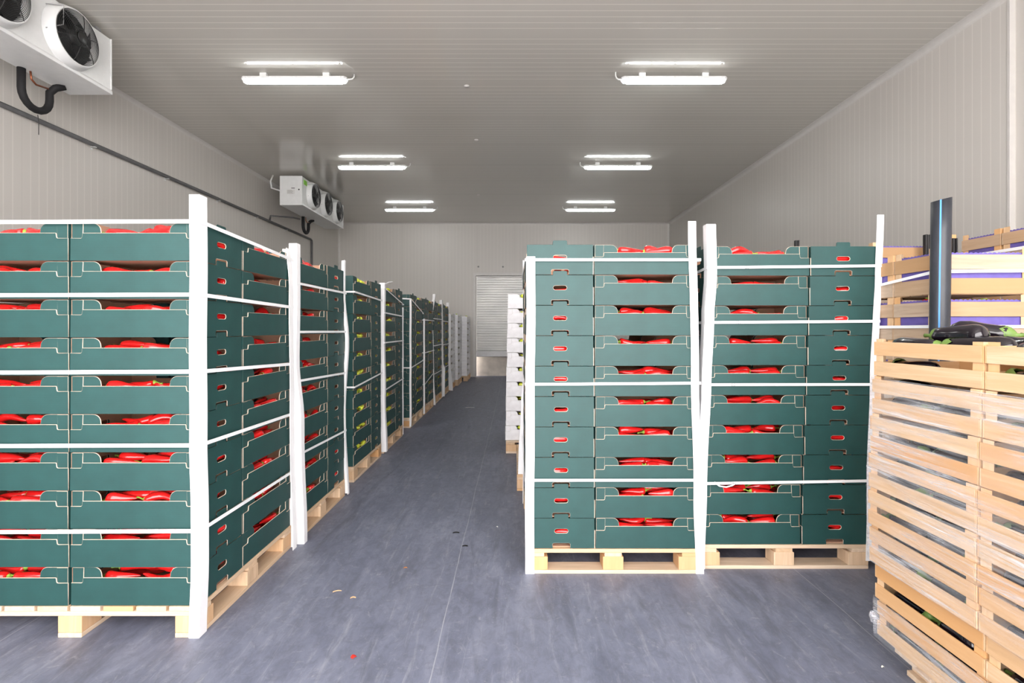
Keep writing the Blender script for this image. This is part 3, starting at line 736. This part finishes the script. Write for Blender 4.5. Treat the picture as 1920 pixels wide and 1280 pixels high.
# stacks behind them beside the aisle
stack([(.2, .3, -R90, 'front aisle side', '', 0), (.7, .2, 0, 'front outer side', '', 1)], 'red', 'green stack behind first right stack', GREENF, .10, 4.62, (.0, 0), j=.003)
pallet(.02, 4.60, False, 'wooden pallet partly hidden behind the first right stack')
protector(.095, 4.62, 1, 1, 'white corner protector leaning beside the aisle behind the first right stack', .07, 1.75, (.04, .04), [(0, -.06, 0), (.35, -.055, 0), (.7, -.035, 0), (1.1, -.01, 0), (1.75, 0, 0)])
stack([(.3, .2, 0, 'front', 'w', 0), (.3, .6, 0, 'middle', '', 0)], 'yellow', 'white stack right of aisle', WHITE, -.112, 6.0, (.028, 0), j=.004, npep=2, pitch=.1672)
pallet(-.10, 5.98, False, 'wooden pallet under the white tray stack right of the aisle')

# ------------------------------------------------------------------ heaps of the remaining peppers
def heap(kind, mat, name, label, proto):
    src = proto.data; b = MB()
    vs = [v.co.copy() for v in src.vertices]; fs = [tuple(p.vertices) for p in src.polygons]
    for T in HEAP[kind]: b.add([T @ v for v in vs], fs, 0, True)
    o = b.obj(name, mat); tag(o, label, 'peppers', None, 'stuff')
heap('red', M['red'], 'red_pepper_pile', 'red peppers lying deeper inside the green cardboard trays', RED[0])
heap('yellow', M['yellow'], 'yellow_green_pepper_pile', 'yellow-green peppers lying deeper inside the trays of the far stacks', YEL[0])
print('peppers', NUM, {k: len(v) for k, v in HEAP.items()})

# ------------------------------------------------------------------ wooden crates
def make_crate(name, LX, LY, H, zs, liner=False, postw=.04):
    wx, wy = (M['palex'], M['paley']) if liner else (M['cratex'], M['cratey'])
    """origin at centre of bottom; zs: slat (z0,z1) on the walls"""
    t = empty(name); tag(t, None, 'crate'); th = .006; hx, hy = LX/2, LY/2
    for sx in (-1, 1):
        for sy in (-1, 1):
            b = MB(); x0, y0 = sx*(hx-th), sy*(hy-th)
            a = [(x0, y0), (x0-sx*postw, y0), (x0, y0-sy*postw)]
            vs = [(x, y, z) for z in (.0, H) for x, y in a]; b.add(vs, [(0, 1, 2), (3, 4, 5), (0, 1, 4, 3), (1, 2, 5, 4), (2, 0, 3, 5)])
            b.obj('corner_post', M['cratez'], t)
    for (z0, z1) in zs:
        for sy in (-1, 1):
            b = MB(); b.box(-hx, hx, sy*hy-(th if sy > 0 else 0), sy*hy+(0 if sy > 0 else th), z0, z1); b.obj('side_slat', wx, t, .0015)
        for sx in (-1, 1):
            b = MB(); b.box(sx*hx-(th if sx > 0 else 0), sx*hx+(0 if sx > 0 else th), -hy+th, hy-th, z0, z1); b.obj('end_slat', wy, t, .0015)
    for i in range(3):
        b = MB(); w = (LY-.03)/3-.012; y = -hy+.012+i*(w+.012); b.box(-hx+.008, hx-.008, y, y+w, .001, .006); b.obj('bottom_board', M['cratex'], t)
    if liner:
        b = MB(); n = 60; e = .012; zt = zs[-1][1]+.007
        per = [(-hx+e, -hy+e), (hx-e, -hy+e), (hx-e, hy-e), (-hx+e, hy-e)]
        for a, c in zip(per, per[1:]+per[:1]):
            L = math.dist(a, c); m = int(L/.006); vs = []
            for i in range(m+1):
                k = i/m; x, y = a[0]+(c[0]-a[0])*k, a[1]+(c[1]-a[1])*k; zz = zt+.006*abs(math.sin(k*L/.024*PI))
                vs += [(x, y, .008), (x, y, zz)]
            b.add(vs, [(2*i, 2*i+2, 2*i+3, 2*i+1) for i in range(m)])
        b.obj('paper_liner', M['purple'], t)
    return freeze(t)
def small_pallet(name, x0, x1, y0, y1, label):
    t = empty(name, (x0, y0, 0)); w, d = x1-x0, y1-y0
    n = max(3, int(w/.16))
    for i in range(n):
        b = MB(); x = i*(w-.1)/(n-1); b.box(x, x+.1, 0, d, .118, .14); b.obj('deck_board', M['woody'], t, .002)
    for y in (0, (d-.1)/2, d-.1):
        b = MB(); b.box(0, w, y, y+.1, .096, .1175); b.obj('stringer_board', M['woodx'], t, .002)
        for x in (.07, (w-.1)/2, w-.17):
            b = MB(); b.box(x, x+.10, y, y+.1, .0215, .0955); b.obj('block', M['woodz'], t, .003)
        b = MB(); b.box(.05, w-.05, y, y+.1, 0, .021); b.obj('base_board', M['woodx'], t, .002)
    tag(t, label, 'pallet', 'pallets under the stacks'); return t

# eggplant crates: left face near x=1.5
EC = make_crate('eggplant_crate', .40, .515, .154, [(.002, .060), (.086, .142)])
CPI = .155
offs = [.012, .004, -.020, -.026, -.024, -.017, -.009, .0]
EGGPOS = []
EX = 1.512
for k in range(8):
    z = .141+k*CPI
    for (ix, nx) in ((0, 'outer column facing the aisle'), (1, 'inner column')):
        for (iy, ny) in ((0, 'farther'), (1, 'nearer')):
            tilt = (.0, .0, 0)
            x = EX+.2+ix*.405+offs[k]; y = 2.21-.2575-iy*.52+jit(.001)
            ry = 0; rx = 0
            place(EC, (x, y, z), (rx, ry, jit(.003)), '%s eggplant crate of the %s %s' % ({7: 'topmost', 0: 'lowest'}.get(k, ORD[k]), ny, nx) + ('' if k in (0, 7) else ', counted upward'), 'wooden eggplant crates')
            if ix == 0 or k == 7: EGGPOS.append((x, y, z, k, ix, iy, ny, nx))
small_pallet('wooden_pallet', EX+.05, EX+.85, 1.16, 2.16, 'wooden pallet under the eggplant crates')

EP = [(0, .30), (.02, .55), (.07, .72), (.2, .80), (.4, .86), (.6, .95), (.78, 1), (.9, .88), (.96, .62), (.99, .32), (1, .05)]
def egg_proto(L, r, bend, seed):
    b = body_mesh('eggplant', L, r, bend, EP, None, 16, .0, seed); o = b.obj('eggplant', M['eggplant'])
    s = MB(); x0 = -L/2; n = 15; vs = []; 
    for (rr, z) in ((r*.76, .026), (r*.68, .006), (r*.40, -.006), (.008, -.012), (.007, -.035), (.009, -.045)):
        for q in range(n):
            a = 2*PI*q/n; zz = z+(.010*math.cos(5*a) if z > .02 else 0); vs.append((x0+zz, rr*math.cos(a)+bend*math.sin(max(0, zz)/L*PI), rr*math.sin(a)))
    s.add(vs, [(i*n+q, i*n+(q+1) % n, (i+1)*n+(q+1) % n, (i+1)*n+q) for i in range(5) for q in range(n)] + [tuple(5*n+q for q in range(n))], 0, True)
    s.obj('calyx', M['calyx'], o); tag(o, None, 'eggplant'); return freeze(o)
EG = [egg_proto(.23, .042, .02, 1), egg_proto(.21, .045, -.015, 2)]
ne = 0
for (x, y, z, k, ix, iy, ny, nx) in EGGPOS:
    lay = {7: 'topmost', 0: 'lowest'}.get(k, ORD[k])
    if k == 7: spots = [(-.12, .12, .130, 1.5), (-.06, .0, .178, 1.75), (.02, .13, .150, 1.2), (.10, -.06, .150, 1.4), (-.10, -.13, .140, 1.7), (.10, .10, .180, 2.0), (-.125, .12, .055, 1.6)]
    else: spots = [(-.150, .112, .050, 1.57), (-.150, -.112, .050, 1.57), (-.075, .10, .050, 1.5), (-.075, -.11, .050, 1.6), (-.115, .11, .116, 1.57), (-.115, -.112, .116, 1.57)]
    for i, (dx, dy, dz, rz) in enumerate(spots):
        place(EG[i % 2], (x+dx+jit(.002), y+dy+jit(.002), z+dz-.008), (random.uniform(0, 6), jit(.03), rz+jit(.2 if k == 7 else .04)+random.choice((0, PI))),
              '%s glossy dark eggplant in %s crate, %s %s' % ((['far outer', 'middle', 'far inner', 'near inner', 'near outer', 'highest', 'deep far'] if k == 7 else ['lower far outer', 'lower near outer', 'lower far inner', 'lower near inner', 'upper far', 'upper near'])[i], lay, ny, nx.replace(' facing the aisle', '')), 'eggplants in the wooden crates', scale=.95 if k == 7 else .80)

# stretch film round the eggplant stack
omin = [offs[max(2, i)] for i in range(8)]
def film_band(z0, z1, flat, name, label, depth):
    b = MB(); nu, nv = 90, max(8, int((z1-z0)*60)); vs = []
    for j in range(nv+1):
        z = z0+(z1-z0)*j/nv; q = (z-.141)/CPI-.5; q0 = max(0, min(6, int(q)))
        ko = flat if flat is not None else omin[q0]+(omin[q0+1]-omin[q0])*max(0, min(1, q-q0))+.002
        for i in range(nu+1):
            u = i/nu
            if u < .72: yy = 1.10+(2.222-1.10)*u/.72; xx = EX-.008+ko
            else: k = (u-.72)/.28; yy = 2.222+.004*math.sin(k*9); xx = EX-.008+ko+depth*k
            nn = noise.noise(Vector((xx*1.5, yy*1.5, z*14)))*.002 + noise.noise(Vector((xx*3, yy*3, z*4)))*.002
            vs.append((xx-abs(nn) if u < .72 else xx, yy if u < .72 else yy+abs(nn), z))
    b.add(vs, [(j*(nu+1)+i, j*(nu+1)+i+1, (j+1)*(nu+1)+i+1, (j+1)*(nu+1)+i) for j in range(nv) for i in range(nu)], 0, True)
    tag(b.obj(name, M['film']), label, 'film')
film_band(.455, 1.22, None, 'stretch_film', 'clear stretch film wrapped around the upper eggplant crates', .70)
film_band(.135, .30, .006, 'stretch_film', 'clear stretch film wrapped around the lowest eggplant crate', .70)
b = MB(); nu, nv = 22, 16; vs = []
for j in range(nv+1):
    for i in range(nu+1):
        a = 2*PI*i/nu; v = j/nv
        r = .016*math.sin(v*PI)**.6*(1+.5*noise.noise(Vector((math.cos(a)*2, math.sin(a)*2, v*6)))) + .003
        vs.append((EX-.012+r*math.cos(a)+.05*v, 2.21+r*math.sin(a), .235-.10*v+.012*noise.noise(Vector((a, v*8, 3)))))
b.add(vs, [(j*(nu+1)+i, j*(nu+1)+i+1, (j+1)*(nu+1)+i+1, (j+1)*(nu+1)+i) for j in range(nv) for i in range(nu)], 0, True)
fm = M['film'].copy(); fm.name = 'bunched_film'
tag(b.obj('bunched_film', fm), 'crumpled clump of clear film at lower corner of the eggplant crates', 'film')

# tomato crates with purple liners
TC = make_crate('tomato_crate', .50, .30, .2425, [(.004, .085), (.130, .206)], True, .045)
TPI = .243
def tower(cx, cy, layers, nm, zb=.14):
    for k in range(layers):
        kk = layers-1-k
        lay = 'topmost' if kk == 0 else ('second from top' if kk == 1 else ('third from top' if kk == 2 else ORD[k]+' from the floor')) if k else 'lowest'
        place(TC, (cx+jit(.004), cy+jit(.003), zb+k*TPI), (0, 0, jit(.012)), 'purple-lined wooden crate, %s, %s' % (lay, nm), 'purple-lined tomato crates')
BX, BY = 2.165, 2.70
zB = .14
tower(BX+.25, BY+.15, 7, 'stack behind the blue-striped pipe', zB)
tower(BX+.25, BY+.455, 7, 'stack behind the one at blue-striped pipe', zB)
small_pallet('wooden_pallet', BX, BX+.75, BY-.02, BY+.66, 'wooden pallet under the crates behind the blue-striped pipe')
DXX = 3.2
tower(DXX+.25, 3.61, 8, 'farthest column by the right wall', .14)
tower(DXX+.25, 3.30, 8, 'middle column by the right wall', .14)
tower(DXX+.25, 2.99, 8, 'nearest column by the right wall', .14)
small_pallet('wooden_pallet', DXX, DXX+.8, 2.84, 3.78, 'wooden pallet under the tall crates by the right wall')
tower(2.87, 4.0, 8, 'stack behind the second right stack', .11)
small_pallet('wooden_pallet', 2.60, 3.15, 3.84, 4.5, 'wooden pallet under the crates behind the second right stack').scale = (1, 1, .77)
strap(BX, BX+.5, BY, BY+.6, (1.715, 1.72, 1.70, 1.66), 'upper white strap around the crates behind the pipe', .016)
strap(BX, BX+.5, BY, BY+.6, (1.433, 1.433, 1.433, 1.43), 'lower white strap around the crates behind the pipe', .016)
strap(DXX, DXX+.5, 2.84, 3.76, 1.93, 'white strap around the tall crates by the right wall', .02)
# tomatoes peeking out
def tomato():
    b = MB(); n = 16
    b.lathe([(0, .026), (.010, .029), (.022, .024), (.032, .010), (.034, -.004), (.028, -.020), (.014, -.029), (0, -.030)], n); o = b.obj('tomato', M['tomato'])
    s = MB()
    for q in range(5):
        a = 2*PI*q/5; s.add([(0, 0, .027), (.006*math.cos(a+.8), .006*math.sin(a+.8), .0295), (.022*math.cos(a), .022*math.sin(a), .031), (.006*math.cos(a-.8), .006*math.sin(a-.8), .0295), (0, 0, .034)], [(0, 1, 2, 3), (1, 2, 4), (2, 3, 4), (0, 1, 4), (0, 3, 4)])
    s.obj('leaf_star', M['stem'], o); tag(o, None, 'tomato'); return freeze(o)
TM = tomato()
tz = zB+5*TPI+.20
for i, (x, y, z, l) in enumerate([(BX+.055, BY+.12, tz, 'red tomato in crate second from top beside the blue-striped pipe'), (BX+.13, BY+.06, tz-.01, 'red tomato in crate just right of the blue-striped pipe'),
        (BX+.21, BY+.07, tz-.012, 'red tomato further right in crate second from top'), (BX+.30, BY+.06, tz-.008, 'red tomato near the middle of crate second from top'),
        (DXX+.06, 3.33, .14+7*TPI+.18, 'red tomato on top of tall crates by the right wall'), (DXX+.08, 3.24, .14+7*TPI+.185, 'second red tomato on top of tall crates by the right wall')]):
    place(TM, (x, y, z), (jit(.4), jit(.4), jit(3)), l, 'tomatoes in the purple-lined crates')

# pipes used as corner posts
def pipe(x, y, r, z1, label, stripe=True, z0=0.0, lean=(0, 0), cut=.012, name='plastic_pipe'):
    b = MB(); seg = 28; vs = []; t = .006; ns = 12
    for rr in (r, r-t):
        for j in range(ns+1):
            for q in range(seg):
                a = 2*PI*q/seg; k = j/ns; z = z0+(z1-z0)*k + (cut*math.cos(a) if j == ns else 0)
                vs.append((rr*math.cos(a)+lean[0]*k, rr*math.sin(a)+lean[1]*k, z))
    N = (ns+1)*seg; fs = []
    for o2 in (0, N):
        for j in range(ns):
            for q in range(seg): q2 = (q+1) % seg; fs.append((o2+j*seg+q, o2+j*seg+q2, o2+(j+1)*seg+q2, o2+(j+1)*seg+q))
    for j in (0, ns):
        for q in range(seg): q2 = (q+1) % seg; fs.append((j*seg+q, j*seg+q2, N+j*seg+q2, N+j*seg+q))
    b.add(vs, fs, 0, True); o = b.obj(name, M['pipe']); o.location = (x, y, 0); tag(o, label, 'pipe')
    if stripe:
        s = MB(); vs = []
        for j in range(ns+1):
            k = j/ns
            for a in (-2.38, -2.30, -2.22):
                z = z0+(z1-z0)*k+(cut*math.cos(a) if j == ns else 0); vs.append(((r+.0008)*math.cos(a)+lean[0]*k, (r+.0008)*math.sin(a)+lean[1]*k, z))
        s.add(vs, [(j*3+i, j*3+i+1, j*3+i+4, j*3+i+3) for j in range(ns) for i in range(2)], 0, True); s.obj('blue_stripe', M['blue'], o)
    return o
pipe(2.100, 2.620, .0425, 2.065, 'thick black pipe with a blue stripe standing behind the eggplant crates', True, 0, (.028, 0), .010)
def flat_post(px0, px1, py, Y, zb, label, wood_top=False):
    x0, x1 = (px0-965)*Y/F, (px1-965)*Y/F; z1 = EYE+(615-py)*Y/F
    b = MB(); t = .012
    for q in range(3): b.box(x0+(x1-x0)*q/3, x0+(x1-x0)*(q+1)/3-.003, Y+.004*(q % 2), Y+.03, zb, z1)
    o = b.obj('plastic_post', M['black_plastic'], None, .003); tag(o, label, 'post')
    if wood_top:
        b = MB(); b.box(x0+.008, x1+.012, Y+.032, Y+.05, zb, z1+.03); b.obj('wooden_backing', M['cratez'], o)
flat_post(1736, 1752, 439, 3.74, 0, 'ribbed black plastic post just left behind the blue-striped pipe')
flat_post(1787, 1797, 446, 3.80, 0, 'short black post with wooden backing right of the blue-striped pipe', True)
flat_post(1492, 1500, 450, 4.50, 0, 'black post tip showing above the second right stack')

# ------------------------------------------------------------------ litter on the floor
def chip(px, py, L, w, ang, mat, label, cat, name):
    Y = F*EYE/(py-615); x = (px-965)*Y/F
    b = MB(); n = 5; vs = []
    for i in range(n+1):
        k = i/n; ww = w*(.35+.65*math.sin(PI*(.15+.7*k))); h = .002+.004*math.sin(k*PI)
        vs += [((k-.5)*L, -ww/2, h-.002), ((k-.5)*L, ww/2, h-.001), ((k-.5)*L, ww/2, h+.001), ((k-.5)*L, -ww/2, h)]
    b.add(vs, [(i*4+j, i*4+(j+1) % 4, i*4+4+(j+1) % 4, i*4+4+j) for i in range(n) for j in range(4)] + [(0,1,2,3), (n*4, n*4+1, n*4+2, n*4+3)])
    o = b.obj(name, mat); o.location = (x, Y, .001); o.rotation_euler = (0, 0, ang); tag(o, label, cat)
chip(632, 1109, .045, .005, .35, M['woodx'], 'thin wood splinter on the floor left of the aisle seam', 'splinter', 'wood_splinter')
chip(662, 1121, .028, .009, .2, M['woodx'], 'short curled wood shaving on the floor beside the thin splinter', 'shaving', 'wood_shaving')
chip(663, 1232, .022, .020, .9, M['tomato'], 'small red pepper scrap on the floor nearest the camera', 'scrap', 'pepper_scrap')
chip(760, 1065, .022, .010, .2, simple('dry_leaf', (.35, .16, .07), .7), 'small brown dry leaf on the floor in the aisle', 'leaf', 'dry_leaf')
chip(855, 999, .045, .016, .1, M['black_plastic'], 'dark torn scrap on the floor left of the seam', 'scrap', 'dark_scrap')
chip(872, 1024, .036, .014, 0, M['black_plastic'], 'dark torn scrap on the floor right at the seam', 'scrap', 'dark_scrap')
chip(881, 764, .16, .03, .1, simple('white_scrap_paper', (.7, .7, .7), .6), 'pale paper scrap on the floor far down the aisle', 'scrap', 'paper_scrap')
chip(932, 988, .014, .007, -.7, simple('pale_scrap_paper', (.75, .75, .72), .6), 'tiny pale scrap on the floor left of first right stack', 'scrap', 'paper_scrap')
chip(1655, 1251, .012, .006, .3, simple('off_white_chip', (.75, .72, .6), .6), 'tiny pale chip on the floor left of eggplant pallet', 'chip', 'pale_chip')
